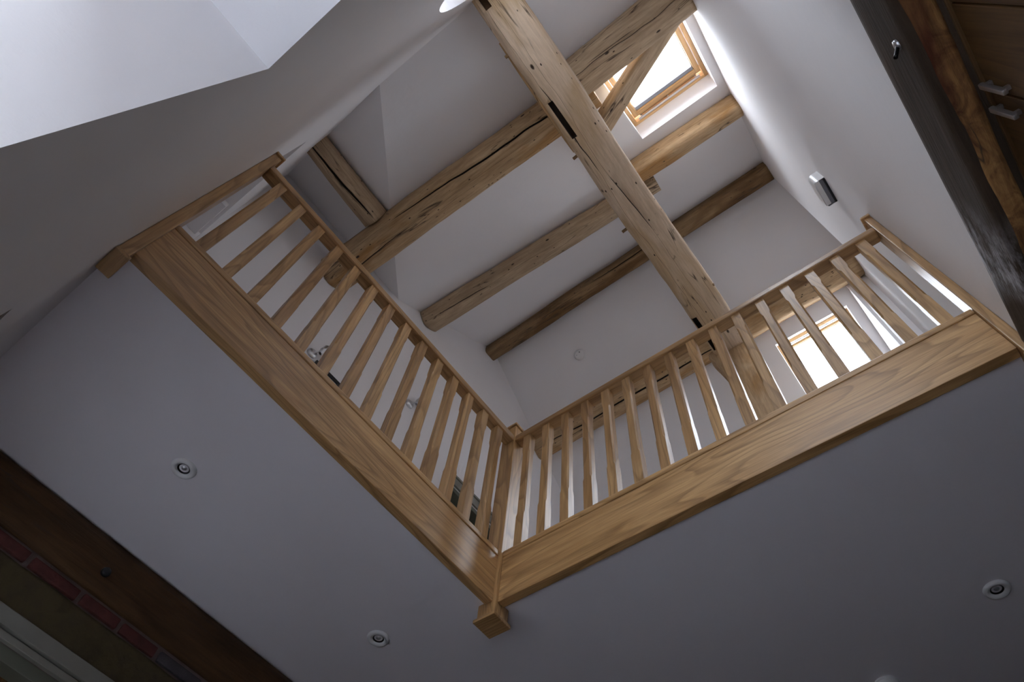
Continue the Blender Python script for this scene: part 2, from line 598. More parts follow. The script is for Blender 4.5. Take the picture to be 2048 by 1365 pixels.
# ------------------------------------------------------------------ walls, floors
# south wall with the glazed opening, a doorway beside it and a recess on the landing
DX = (-0.602, 0.44)
xz = lambda x, z: (x, YS, z)
rect = lambda f, a0, a1, b0, b1: [f(a0, b0), f(a1, b0), f(a1, b1), f(a0, b1)]
struct(slab('wall_south', [xz(2.3, ZF), xz(2.3, 2.2), xz(1.1, 2.2), xz(1.1, 4.62), xz(-1.30, 4.62), xz(-3.1, zq(-3.1) + 0.02), xz(-3.1, ZF)],
            [rect(xz, DX[0], DX[1], ZF + 0.02, 1.525), rect(xz, -2.45, -1.537, -0.13, 1.49), rect(xz, -2.700, -1.725, 2.29, 4.08),
             [xz(-0.05 + 0.50 * math.cos(2 * PI * i / 56), 3.60 + 0.78 * math.sin(2 * PI * i / 56)) for i in range(56)]],
            (0, -0.47, 0), ROLLED))
# head of the landing recess: a deeper pocket on the right, a dropped bulkhead on the left
struct(slab('trim_1', rect(lambda x, y: (x, y, 4.30), -2.8, -1.65, -0.82, -0.73), [], (0, 0, -2.2), WHITE))
struct(slab('trim_2', rect(lambda x, y: (x, y, 4.079), -2.699, -2.40, -0.715, -0.27), [], (0, 0, -0.05), WHITE))
# the window beside it: dark oak frame, white board added to bounce light up
dr = empty('window_4', (-1.99, -0.60, -0.1))
struct(dr)
box('frame_head', (-2.449, -0.64, 1.43), (-1.538, -0.56, 1.489), OAKD, 'X', dr)
box('frame_lintel', (-2.4495, -0.55, 1.455), (-1.5375, -0.2505, 1.4895), OAKD, 'X', dr)
for a in (-2.449, -2.02, -1.59):
    box('frame_stile', (a, -0.63, -0.08), (a + 0.05, -0.57, 1.43), OAKD, 'Z', dr)
box('frame_sill', (-2.449, -0.64, -0.129), (-1.538, -0.56, -0.08), OAKD, 'X', dr)
for a in (-2.399, -1.97):
    box('pane', (a, -0.603, -0.08), (a + 0.38, -0.597, 1.43), GLASS, 'X', dr, 0)
box('bounce_board', (-2.60, -0.555, -0.165), (-1.35, 0.32, -0.131), SOFFIT, 'X', dr)  # added reflector below the view, brightens the soffit

yz = lambda y, z: (XE, y, z)
struct(slab('wall_east', [yz(-0.72, 2.012), yz(YR, 2.012), yz(YR, ZR + 0.05), yz(-0.72, z1(-0.72) + 0.04)], [], (0.17, 0, 0), ROLLED))
struct(slab('wall_east', [yz(3.385, 2.012), yz(YN + 0.1, 2.012), yz(YN + 0.1, z2(YN + 0.1) + 0.04), yz(3.385, z2(3.385) + 0.04)], [], (0.30, 0, 0), WHITE))
yz7 = lambda y, z: (0.72, y, z)
struct(slab('wall_east', [yz7(-0.72, 2.012), yz7(YN, 2.012), yz7(YN, z2(YN) + 0.04), yz7(YR, ZR + 0.08), yz7(-0.72, z1(-0.72) + 0.06)], [], (0.25, 0, 0), WHITE))
struct(slab('wall_east', [(2.1, -0.72, ZF), (2.1, YN + 0.1, ZF), (2.1, YN + 0.1, 2.2), (2.1, -0.72, 2.2)], [], (0.2, 0, 0), DARKB))

yw = lambda y, z: (XW, y, z)
struct(slab('wall_west', [yw(-0.74, 2.2), yw(YN + 0.2, 2.2), yw(YN + 0.2, z2(YN + 0.2) + 0.05), yw(YR, ZR + 0.06), yw(1.15, 5.69), yw(-0.74, 5.69)],
            [rect(yw, 2.29, 3.05, 2.27, 4.18)], (-0.38, 0, 0), WHITE))
struct(slab('wall_north', [(-3.1, YN, 2.1), (1.1, YN, 2.1), (1.1, YN, z2(YN) + 0.05), (-3.1, YN, z2(YN) + 0.05)], [], (0, 0.3, 0), WHITE))
struct(slab('wall_north', [(-3.1, YN, ZF), (2.3, YN, ZF), (2.3, YN, 2.1), (-3.1, YN, 2.1)], [], (0, 0.3, 0), DARKB))
struct(slab('floor', rect(lambda x, y: (x, y, ZF), -3.1, 2.3, -0.72, 1.1), [], (0, 0, -0.08), FLAG))
struct(slab('floor', rect(lambda x, y: (x, y, ZF), -3.1, 2.3, 1.1, YN + 0.2), [], (0, 0, -0.08), OAKD))  # unseen floor split into pale and dark halves to steer bounced light
# landing: plaster soffit below, carpeted floor above
struct(slab('ceiling', [(-2.76, -0.26, 2.0), (-1.579, -0.26, 2.0), (-1.579, 1.697, 2.0), (2.12, 1.697, 2.0), (2.12, YN + 0.02, 2.0), (-2.76, YN + 0.02, 2.0)],
            [], (0, 0, 0.2), SOFFIT))
struct(slab('floor', [(-2.74, -0.26, 2.262), (-1.60, -0.26, 2.262), (-1.60, 1.718, 2.262), (0.73, 1.718, 2.262), (0.73, YN + 0.02, 2.262), (-2.74, YN + 0.02, 2.262)],
            [], (0, 0, -0.06), CARPET))
struct(slab('ceiling', [(0.61, -0.26, 2.012), (2.12, -0.26, 2.012), (2.12, 1.70, 2.012), (0.61, 1.70, 2.012)], [], (0, 0, 0.1), SOFFIT))
struct(slab('wall_skyblock_south', [(-8, -4.6, ZF - 0.15), (8, -4.6, ZF - 0.15), (8, -4.6, 6.0), (-8, -4.6, 6.0)], [], (0, -0.3, 0), SKYBLOCK))  # unseen wall added to hold sky light back from the south openings
struct(slab('wall_skyblock_east', [(6.5, -0.75, ZF - 0.15), (6.5, -4.6, ZF - 0.15), (6.5, -4.6, 6.0), (6.5, -0.75, 6.0)], [], (0.3, 0, 0), SKYBLOCK))  # unseen wall added to cut the sky that reaches the door jamb
struct(slab('ground', rect(lambda x, y: (x, y, ZF - 0.10), -1.15, 9, -12, -0.72), [], (0, 0, -0.1), GRAVEL))  # unseen ground split pale and dark to shape light thrown indoors
struct(slab('ground', rect(lambda x, y: (x, y, ZF - 0.10), -9, -1.15, -12, -0.72), [], (0, 0, -0.1), PAVING))

# lower part of the west wall: rubble lintel band, one brick course, the rest plaster
yl = lambda y, z: (-2.66, y, z)
ww = struct(slab('wall_west', [yl(-0.74, ZF), yl(YN + 0.2, ZF), yl(YN + 0.2, 2.02), yl(-0.74, 2.02)],
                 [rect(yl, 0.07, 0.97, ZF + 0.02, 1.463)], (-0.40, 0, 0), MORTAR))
rnd = random.Random(5)
y = -0.215
lens = [0.19, 0.185, 0.135, 0.213, 0.168, 0.170, 0.212, 0.19, 0.2, 0.2, 0.2, 0.2]
y = 0.137 - 0.019 * 2 - 0.19 - 0.185
y = -0.272
for i, (a, b) in enumerate([(-0.235, -0.075), (-0.055, 0.115), (0.133, 0.333), (0.352, 0.560), (0.578, 0.748), (0.766, 0.936), (0.955, 1.165), (1.184, 1.39), (1.41, 1.58), (1.60, 1.80)]):
    h = 0.043
    zc = 1.736 + rnd.uniform(-0.0015, 0.0015)
    xx = -2.645 + rnd.uniform(-0.003, 0.003)
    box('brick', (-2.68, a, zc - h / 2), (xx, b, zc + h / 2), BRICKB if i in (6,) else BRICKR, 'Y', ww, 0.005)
# rough stone lintel
def rough_block(name, lo, hi, m, parent, seed, amp=0.006, cuts=14):
    lo, hi = Vector(lo), Vector(hi)
    bm = bmesh.new()
    add_box(bm, lo - (lo + hi) / 2, hi - (lo + hi) / 2)
    bmesh.ops.subdivide_edges(bm, edges=[e for e in bm.edges], cuts=cuts, use_grid_fill=True)
    for v in bm.verts:
        v.co += Vector([amp * noise.noise(v.co * 9 + Vector((seed, k * 5, 0))) for k in range(3)])
    me = bm_mesh(name, bm, True)
    return link(name, me, m, parent, Matrix.Translation((lo + hi) / 2 + Vector((0, 0, OZ))))
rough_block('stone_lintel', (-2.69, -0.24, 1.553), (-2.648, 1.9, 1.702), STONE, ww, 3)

# lower doorway in the west wall: cream painted frame, brown door
d2 = struct(empty('door_2', (-2.66, 0.5, ZF)))
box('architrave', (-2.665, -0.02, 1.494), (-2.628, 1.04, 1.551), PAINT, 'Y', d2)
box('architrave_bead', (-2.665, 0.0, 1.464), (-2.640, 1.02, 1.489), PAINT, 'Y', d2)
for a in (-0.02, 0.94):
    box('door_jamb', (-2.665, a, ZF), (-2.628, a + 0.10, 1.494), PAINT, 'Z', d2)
box('door_rebate', (-2.74, 0.02, 1.418), (-2.662, 1.0, 1.466), GPAINT, 'Y', d2)
for i in range(5):
    a = 0.062 + i * 0.183
    box('plank', (-2.80, a, ZF + 0.03), (-2.745, a + 0.181, 1.470), OAKD, 'Z', d2)

# landing doorway in the west wall: grey-green frame and door
d1 = struct(empty('door_1', (XW, 2.67, 2.262)))
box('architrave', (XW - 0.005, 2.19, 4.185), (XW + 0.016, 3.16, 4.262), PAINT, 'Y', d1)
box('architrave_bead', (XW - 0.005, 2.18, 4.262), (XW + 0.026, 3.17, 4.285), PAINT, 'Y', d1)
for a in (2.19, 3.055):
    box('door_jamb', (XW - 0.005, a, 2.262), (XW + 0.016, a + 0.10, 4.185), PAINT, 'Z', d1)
box('door_lining', (XW - 0.12, 2.295, 4.14), (XW - 0.004, 3.05, 4.178), GPAINT, 'Y', d1)
box('door_panel', (XW - 0.16, 2.295, 2.28), (XW - 0.115, 3.05, 4.14), GPAINT, 'Z', d1)

# ------------------------------------------------------------------ skylights
def skylight(name, W, zf, nrm, up_y, mirror):
    x0, x1, ya, yb = W
    xc, yc = (x0 + x1) / 2, (ya + yb) / 2
    ux = Vector((1, 0, 0))
    vy = Vector((0, 1, zf(1) - zf(0))).normalized() * up_y       # up the slope
    wd = x1 - x0
    hg = (yb - ya) * math.sqrt(1 + (zf(1) - zf(0)) ** 2)
    org = Vector((xc, yc, zf(yc) + OZ))
    B = Matrix(((ux.x, vy.x, nrm.x, org.x), (ux.y, vy.y, nrm.y, org.y), (ux.z, vy.z, nrm.z, org.z), (0, 0, 0, 1)))
    root = bpy.data.objects.new(name, None)
    COL.objects.link(root)
    root.matrix_basis = B
    root['kind'] = 'structure'

    def bar(nm, u0, u1, v0, v1, q0, q1, m, along='u'):
        lo, hi = Vector((u0, v0, q0)), Vector((u1, v1, q1))
        A = AX['X'] if along == 'u' else AX['Y']
        s = hi - lo
        if along == 'v':
            s = Vector((s.y, s.x, s.z))
        bm = bmesh.new()
        add_box(bm, -s / 2, s / 2, min(0.003, min(s) * 0.3))
        link(nm, bm_mesh(nm, bm), m, root, B @ Matrix.Translation((lo + hi) / 2) @ A)
    a, b = wd / 2, hg / 2
    f = 0.030
    for sx in (-1, 1):
        e0, e1 = sorted((sx * a, sx * (a - f)))
        bar('frame_side', e0, e1, -b, b, 0.15, 0.27, PINE, 'v')
        e0, e1 = sorted((sx * (a - f - 0.004), sx * (a - f - 0.044)))
        bar('sash_stile', e0, e1, -b + f + 0.004, b - f - 0.03, 0.175, 0.235, PINE, 'v')
        e0, e1 = sorted((sx * (a - f - 0.044), sx * (a - f - 0.050)))
        bar('glazing_bead', e0, e1, -b + f + 0.05, b - f - 0.075, 0.195, 0.222, WPLAST, 'v')
    bar('frame_head', -a + f, a - f, b - f, b, 0.15, 0.27, PINE)
    bar('frame_sill', -a + f, a - f, -b, -b + f, 0.15, 0.27, PINE)
    sh = 0.042 if mirror else 0.078                 # the far skylight shows only a slim sash rail
    if not mirror:
        bar('ventilation_flap', -a + f + 0.05, a - f - 0.05, b - f - 0.028, b - f - 0.012, 0.18, 0.24, PINE)
        bar('blind_cassette', -a + f + 0.052, a - f - 0.052, b - f - 0.118, b - f - 0.080, 0.185, 0.222, GREYFAB)
    bar('sash_head', -a + f + 0.044, a - f - 0.044, b - f - sh, b - f - (0.018 if mirror else 0.030), 0.175, 0.235, PINE)
    bar('sash_foot', -a + f + 0.044, a - f - 0.044, -b + f + 0.004, -b + f + 0.05, 0.175, 0.235, PINE)
    if mirror:
        bar('glazing_bead', -a + f + 0.052, a - f - 0.052, b - f - 0.050, b - f - sh, 0.195, 0.222, WPLAST)
    bar('control_bar', -a + f + 0.03, a - f - 0.03, b - f - (0.014 if mirror else 0.022), b - f - 0.004, 0.150, 0.164, ALU)
    for t in (-0.8, 0.0, 0.8):
        bar('bar_bracket', t * (a - f) - 0.006, t * (a - f) + 0.006, b - f - 0.024, b - f - 0.004, 0.164, 0.185, ALU)
    bar('pane', -a + f + 0.05, a - f - 0.05, -b + f + 0.05, b - f - sh + 0.003, 0.224, 0.230, GLASS)
    return root

skylight('window_1', W1, z1, n1, 1, False)
skylight('window_2', W2, z2, n2, -1, True)
for nm, W, zf, nr in (('skylight_portal', W1, z1, n1), ('skylight_portal', W2, z2, n2)):
    yc = (W[2] + W[3]) / 2
    portal(nm, Vector(((W[0] + W[1]) / 2, yc, zf(yc))) + nr * 0.25, -nr, W[1] - W[0] - 0.02, (W[3] - W[2]) * 1.25)

# glazed garden door behind the eye, in the south wall
g3 = struct(empty('window_3', ((DX[0] + DX[1]) / 2, -0.66, ZF)))
for a in (DX[0] + 0.001, (DX[0] + DX[1]) / 2 - 0.03, DX[1] - 0.061):
    box('frame_stile', (a, -0.69, ZF + 0.02), (a + 0.06, -0.63, 1.52), OAK, 'Z', g3)
xm = (DX[0] + DX[1]) / 2
for (a, b) in ((DX[0] + 0.061, xm - 0.03), (xm + 0.03, DX[1] - 0.061)):
    for zz in (ZF + 0.02, 1.46):
        box('frame_rail', (a, -0.685, zz), (b, -0.635, zz + 0.06), OAK, 'X', g3)
    box('pane', (a, -0.665, ZF + 0.08), (b, -0.659, 1.46), GLASS, 'X', g3, 0)
portal('garden_door_portal', (xm, -0.71, (ZF + 1.52) / 2), (0, 1, 0), DX[1] - DX[0], 1.52 - ZF)

# oval window high in the south wall
g5 = struct(empty('window_5', (-0.05, -0.68, 3.60)))
def oval_ring(name, a0, b0, a1, b1, ya, yb, m):
    bm = bmesh.new()
    K = 56
    R = [[bm.verts.new((-0.05 + a * math.cos(2 * PI * i / K), yy, 3.60 + OZ + b * math.sin(2 * PI * i / K))) for i in range(K)]
         for a, b, yy in ((a0, b0, ya), (a1, b1, ya), (a1, b1, yb), (a0, b0, yb))]
    for q in range(4):
        A, B = R[q], R[(q + 1) % 4]
        for i in range(K):
            bm.faces.new((A[i], A[(i + 1) % K], B[(i + 1) % K], B[i]))
    return link(name, bm_mesh(name, bm), m, g5)
oval_ring('frame', 0.498, 0.778, 0.455, 0.735, -0.71, -0.65, PINE)
bm = bmesh.new()
K5 = 56
va = [bm.verts.new((-0.05 + 0.458 * math.cos(2 * PI * i / K5), -0.683, 3.60 + OZ + 0.738 * math.sin(2 * PI * i / K5))) for i in range(K5)]
vb = [bm.verts.new((v.co.x, -0.677, v.co.z)) for v in va]
bm.faces.new(va)
bm.faces.new(list(reversed(vb)))
for i in range(K5):
    bm.faces.new((va[i], va[(i + 1) % K5], vb[(i + 1) % K5], vb[i]))
link('pane', bm_mesh('pane', bm), GLASS, g5)
portal('oval_window_portal', (-0.05, -0.73, 3.60), (0, 1, 0), 1.0, 1.56)
portal('side_door_portal', (-1.99, -0.72, 0.68), (0, 1, 0), 0.9, 1.6)

# ------------------------------------------------------------------ joinery of the landing edge
XF, YF = -1.541, 1.659                      # string faces towards the stair well
FT = 0.040
fb = box('landing_fascia', (XF - FT, -0.249, 1.990), (XF, 1.644, 2.236), OAK, 'Y')
tag(fb, 'wide varnished oak fascia board under the balustrade that ends against the white wall', 'fascia', 'oak fascia boards round the stair well')
fb = box('landing_fascia', (-1.526, YF, 1.990), (0.515, YF + FT, 2.236), OAK, 'X')
tag(fb, 'wide varnished oak fascia board under the balustrade with the skylight behind it', 'fascia', 'oak fascia boards round the stair well')

# newel posts
def newel(x0, x1, y0, y1, zb, label, half=None):
    t = empty('newel_post', ((x0 + x1) / 2, (y0 + y1) / 2, zb))
    box('shaft', (x0, y0, zb + 0.012), (x1, y1, 3.235), OAK, 'Z', t, 0.004)
    e = 0.010
    ex0 = x0 - (0 if half == 'w' else e)
    ex1 = x1 + (0 if half == 'e' else e)
    ey0 = y0 - (0 if half == 's' else e)
    ey1 = y1 + e
    box('foot_cap', (ex0, ey0, zb), (ex1, ey1, zb + 0.016), OAK, 'X', t, 0.003)
    bm = bmesh.new()
    add_box(bm, (ex0, ey0, 3.235 + OZ), (ex1, ey1, 3.252 + OZ), 0.003)
    cx, cy = (ex0 + ex1) / 2, (ey0 + ey1) / 2
    vs = [bm.verts.new((x, y, 3.252 + OZ)) for x, y in ((ex0 + .006, ey0 + .006), (ex1 - .006, ey0 + .006), (ex1 - .006, ey1 - .006), (ex0 + .006, ey1 - .006))]
    ap = bm.verts.new((cx, cy, 3.285 + OZ))
    for i in range(4):
        bm.faces.new((vs[i], vs[(i + 1) % 4], ap))
    bm.faces.new(list(reversed(vs)))
    link('top_cap', bm_mesh('top_cap', bm), OAK, t)
    return tag(t, label, 'newel post', 'oak newel posts')

newel(-1.617, -1.527, 1.645, 1.735, 1.913, 'full square oak newel post at the inner corner where both balustrades meet')
newel(-1.617, -1.527, -0.249, -0.206, 1.913, 'half newel post of oak fixed to the plain white wall beside the glazed opening', 's')
newel(0.516, 0.549, 1.645, 1.735, 1.913, 'half newel post of oak fixed to the white partition beside the dark beam', 'e')

# balusters: square with stopped chamfers
def baluster_mesh():
    bm = bmesh.new()
    Lb, h, c = 0.826, 0.0228, 0.0075
    def ring(x, ch):
        s = h
        pts = [(s, s - ch), (s - ch, s), (-s + ch, s), (-s, s - ch), (-s, -s + ch), (-s + ch, -s), (s - ch, -s), (s, -s + ch)]
        return [bm.verts.new((x, a, b)) for a, b in pts]
    rs = [ring(x, ch) for x, ch in ((0, 0.0012), (0.19, 0.0012), (0.215, c), (0.675, c), (0.70, 0.0012), (Lb, 0.0012))]
    for a, b in zip(rs, rs[1:]):
        for i in range(8):
            bm.faces.new((a[i], a[(i + 1) % 8], b[(i + 1) % 8], b[i]))
    bm.faces.new(rs[0]); bm.faces.new(list(reversed(rs[-1])))
    return bm_mesh('baluster', bm)

BAL = baluster_mesh()
BAL.materials.append(OAK)
RZ = AX['Z']
def balustrade(loc, label, along, fixed, a0, a1, spots):
    t = empty('balustrade', loc)
    c = 0.034
    def bx(nm, lo, hi, bev):
        if along == 'y':
            box(nm, (fixed - hi[0], a0, lo[1]), (fixed - lo[0], a1, hi[1]), OAK, 'Y', t, bev)
        else:
            box(nm, (a0, fixed + lo[0], lo[1]), (a1, fixed + hi[0], hi[1]), OAK, 'X', t, bev)
    bx('base_rail', (-0.0045, 2.2362), (0.058, 2.2685), 0.006)
    bx('handrail', (-0.012, 3.092), (0.054, 3.139), 0.009)
    first = None
    for s in spots:
        p = (fixed - 0.021, s, 2.267) if along == 'y' else (s, fixed + 0.021, 2.267)
        mw = Matrix.Translation(Vector(p) + Vector((0, 0, OZ))) @ RZ
        if first is None:
            first = link('baluster', BAL, None, t, mw)
        else:
            o = first.copy()
            COL.objects.link(o)
            o.parent = t
            o.matrix_parent_inverse = Matrix.Identity(4)
            o.matrix_basis = world(t).inverted() @ mw
    return tag(t, label, 'balustrade', 'oak balustrades round the stair well')

balustrade((XF - 0.021, 0.70, 2.236), 'oak balustrade running from the corner newel to the plain white wall, fourteen spindles', 'y', XF, -0.206, 1.645, [-0.108 + 0.1265 * k for k in range(14)])
balustrade((-0.53, YF + 0.021, 2.236), 'oak balustrade running from the corner newel to the partition, sixteen spindles before the skylight', 'x', YF, -1.527, 0.516, [0.436 - 0.1257 * k for k in range(16)])

# ------------------------------------------------------------------ roof timbers
GP = 'old roof timbers'
def roofbeam(name, label, cat, *a, **k):
    return tag(timber(name, *a, **k), label, cat, GP)

tie = timber('tie_beam', (-0.386, -0.60, 4.475), (-0.418, 2.56, 4.475), 0.250, 0.25, (0, 0, 1), TIMB, seed=2, n=110, rough=0.9, sq=6, jag=0.016, cracks=((278, 264, 0.52, 0.66, .014, .0022), (300, 296, 0.30, 0.50, .012, .002)))
cut(tie, (-0.485, 0.462, 4.30), (-0.450, 0.722, 4.43), HOLE)
cut(tie, (-0.468, -0.24, 4.30), (-0.425, -0.160, 4.375), LINT)
cut(tie, (-0.525, 2.407, 4.30), (-0.492, 2.505, 4.43), HOLE)
cut(tie, (-0.528, 2.20, 4.30), (-0.492, 2.292, 4.43), HOLE)
for (x, y, z, sx) in ((-0.525, 0.101, 4.41, -1), (-0.545, 0.83, 4.41, -1), (-0.56, 1.412, 4.41, -1), (-0.288, 2.082, 4.41, 1)):
    pt = timber('peg', (x - sx * 0.05, y, z), (x + sx * 0.012, y + 0.003, z - 0.004), 0.020, 0.020, (0, 0, 1), TIMBD, seed=y, parent=None, n=4, rough=0.3, sq=2.2)
    mw = pt.matrix_basis.copy()
    pt.parent = tie
    pt.matrix_parent_inverse = Matrix.Identity(4)
    pt.matrix_basis = world(tie).inverted() @ mw
sap = timber('sapwood_edge', (-0.509, 0.02, 4.445), (-0.506, 0.80, 4.45), 0.056, 0.13, (0, 0, 1), SAP, seed=31, n=40, rough=1.4, sq=3, jag=0.06, taper=(0.55, 0.95))
mw = sap.matrix_basis.copy()
sap.parent = tie
sap.matrix_parent_inverse = Matrix.Identity(4)
sap.matrix_basis = world(tie).inverted() @ mw
sap['label'] = 'orange brown sapwood along the edge'
tag(tie, 'massive pale hewn tie beam crossing below all the purlins, with empty mortises', 'beam', GP)

# post under its north end, flared at the head
def post():
    bm = bmesh.new()
    rings = []
    K = 20
    n = 26
    for i in range(n + 1):
        t = i / n
        z = 2.262 + (4.46 - 2.262) * t
        fl = max(0.0, (z - 3.75) / 0.6) ** 1.5
        xl, xr = -0.492 - 0.085 * fl, -0.312
        ya, yb = 2.55 - 0.0 * fl, 2.75
        ring = []
        for j in range(K):
            a = 2 * PI * j / K + PI / K
            c, s = math.cos(a), math.sin(a)
            r = (abs(c) ** 5 + abs(s) ** 5) ** (-0.2)
            q = 1 + 0.05 * noise.noise(Vector((z * 2, c * 2, s * 2)))
            ring.append(bm.verts.new((z - 3.4, (xl + xr) / 2 + 0.40 + c * r * q * (xr - xl) / 2, (ya + yb) / 2 - 2.65 + s * r * q * (yb - ya) / 2)))
        rings.append(ring)
    for a, b in zip(rings, rings[1:]):
        for j in range(K):
            bm.faces.new((a[j], a[(j + 1) % K], b[(j + 1) % K], b[j])).smooth = True
    bm.faces.new(rings[0]); bm.faces.new(list(reversed(rings[-1])))
    # local x = up, local y = world x, local z = world y
    mw = Matrix(((0, 1, 0, -0.40), (0, 0, 1, 2.65), (1, 0, 0, 3.4 + OZ), (0, 0, 0, 1)))
    return link('timber_post', bm_mesh('timber_post', bm), TIMBB, None, mw)
tag(post(), 'upright old timber post with a flared head standing behind the spindles beside the skylight', 'post', GP)

roofbeam('purlin', 'thickest old purlin left of the tie beam, with a long split and two nail holes', 'purlin',
         (XW + 0.001, 0.573, 5.055), (-0.26, 0.640, 5.11), 0.262, 0.27, n1, TIMBB, seed=3, n=60, taper=(1.04, 0.95), sq=3.2, cracks=((192, 226, 0.30, 1.03, .035, .006), (250, 240, 0.02, 0.32, .02, .003)))
roofbeam('purlin', 'thick greyish purlin passing across the skylight to the partition', 'purlin',
         (-0.40, 0.516, 5.02), (XE - 0.001, 0.500, 5.006), 0.245, 0.25, n1, TIMBG, seed=4, n=30, sq=3.2, cracks=((220, 228, -0.05, 1.0, .010, .0009),))
roofbeam('purlin', 'pale worn purlin left of the tie beam, middle one of three', 'purlin',
         (XW + 0.001, 1.543, 5.825), (-0.29, 1.687, 5.932), 0.205, 0.19, n1, TIMBG, seed=5, n=50, taper=(1.05, 0.80), sq=3.6, cracks=((212, 222, 0.06, 0.30, .012, .0025),))
roofbeam('purlin', 'honey coloured purlin just below the skylight, ending at the partition', 'purlin',
         (-0.44, 1.486, 5.795), (XE - 0.001, 1.520, 5.82), 0.172, 0.18, n1, TIMBB, seed=6, n=30, sq=3.4)
roofbeam('ridge_purlin', 'narrow dark brown ridge timber left of the tie beam, near the smoke detector', 'purlin',
         (XW + 0.001, 2.384, 6.470), (-0.47, 2.358, 6.445), 0.158, 0.17, (0, 0, 1), TIMBD, seed=7, n=50, taper=(0.95, 1.0), rough=1.5, sq=5, cracks=((228, 236, 0.60, 0.99, .02, .003),))
roofbeam('ridge_purlin', 'dark square ridge timber between the tie beam and the partition', 'purlin',
         (-0.46, 2.360, 6.45), (XE - 0.001, 2.351, 6.443), 0.165, 0.17, (0, 0, 1), TIMBD, seed=8, n=24, rough=0.6, sq=7)
roofbeam('purlin', 'old split purlin seen through the spindles above the skylight of the far slope', 'purlin',
         (XW + 0.001, 3.307, 5.762), (0.719, 3.278, 5.79), 0.21, 0.19, n2, TIMBB, seed=9, n=60, sq=3.4, cracks=((274, 282, 0.02, 0.66, .04, .007),))
roofbeam('purlin', 'short weathered timber with a deep crack between white wall and thickest purlin', 'purlin',
         (-2.095, -0.30, 5.075), (-2.135, 0.437, 5.10), 0.185, 0.17, nq, TIMBG, seed=10, n=26, sq=3.6, cracks=((238, 222, -0.05, 0.93, .04, .008),), taper=(0.95, 1.05))
roofbeam('wind_brace', 'slanting pale brace rising from the tie beam in front of the skylight', 'brace',
         (-0.44, 0.965, 5.35), (0.40, 0.585, 5.07), 0.155, 0.09, n1, TIMBG, seed=11, n=24, rough=0.6, sq=6, taper=(1.05, 0.92))
roofbeam('principal_rafter', 'sloping principal rafter on the skylight side, mostly hidden above the tie beam', 'rafter',
         (-0.44, 0.36, 4.635), (-0.48, 2.36, 6.135), 0.14, 0.13, n1, TIMBG, seed=12, n=40, rough=0.6, sq=5)
roofbeam('principal_rafter', 'sloping principal rafter on the smoke detector side, mostly hidden above the tie beam', 'rafter',
         (-0.44, 4.55, 4.42), (-0.48, 2.48, 6.12), 0.14, 0.13, n2, TIMBG, seed=13, n=40, rough=0.6, sq=5)

# ------------------------------------------------------------------ lower beams
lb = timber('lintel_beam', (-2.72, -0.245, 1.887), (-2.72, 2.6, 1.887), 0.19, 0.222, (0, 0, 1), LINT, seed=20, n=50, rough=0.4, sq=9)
bo = lathe('bolt_head', [(0, 0.016), (0.016, 0.014), (0.019, 0.006), (0.019, -0.01)], (-2.624, 0.582, 1.854), (1, 0, 0), BLACK, lb)
tag(lb, 'dark brown lintel beam with a black bolt, above the brick course', 'beam')

eb = timber('bressumer_beam', (0.622, -0.245, 1.860), (0.622, 2.75, 1.860), 0.184, 0.290, (0, 0, 1), BRESS, seed=21, n=60, rough=0.25, sq=11)
timber('wane_edge', (0.562, -0.24, 1.726), (0.562, 2.74, 1.726), 0.062, 0.045, (0, 0, 1), WANE, seed=23, parent=eb, n=80, rough=1.6, sq=2.4, jag=0.10)
tag(eb, 'nearly black oak beam with a ragged orange bark edge and a chalky white smear', 'beam')
hk = empty('coat_hook', (0.53, 0.578, 1.79))
lathe('hook_plate', [(0, 0.006), (0.012, 0.006), (0.014, 0.002), (0.014, -0.004)], (0.528, 0.572, 1.806), (-1, 0, 0), METAL, hk)
timber('hook_arm', (0.526, 0.574, 1.802), (0.505, 0.586, 1.776), 0.010, 0.010, (0, 1, 0), BLACK, parent=hk, n=6, rough=0, sq=2)
tag(hk, 'small shiny black hook screwed to the nearly black beam', 'hook')

# cupboard below the dark beam
cb = empty('cupboard', (0.85, 0.7, ZF))
box('carcass', (0.645, -0.245, ZF), (1.15, 2.3, 1.712), OAKD, 'Z', cb)
for i, (a, b) in enumerate(((-0.24, 0.526), (0.530, 0.747), (0.751, 0.985), (0.989, 1.35), (1.354, 1.8), (1.804, 2.295))):
    d = box('door', (0.619, a, ZF + 0.08), (0.643, b, 1.708), OAKD, 'Z', cb, 0.004)
    if i in (1, 2):
        yy = 0.722 if i == 1 else 0.784
        hb = bmesh.new()
        add_box(hb, (0.597, yy - 0.007, 1.592 + OZ), (0.609, yy + 0.007, 1.692 + OZ), 0.004)
        for zz in (1.602, 1.672):
            add_box(hb, (0.606, yy - 0.005, zz + OZ), (0.620, yy + 0.005, zz + 0.010 + OZ))
        link('handle', bm_mesh('handle', hb), METAL, d)
box('top_rail', (0.612, -0.244, 1.7085), (0.66, 2.3, 1.72), OAKD, 'Y', cb)
tag(cb, 'dark oak plank-door cupboard with two chrome bar handles below the bark-edged beam', 'cupboard')

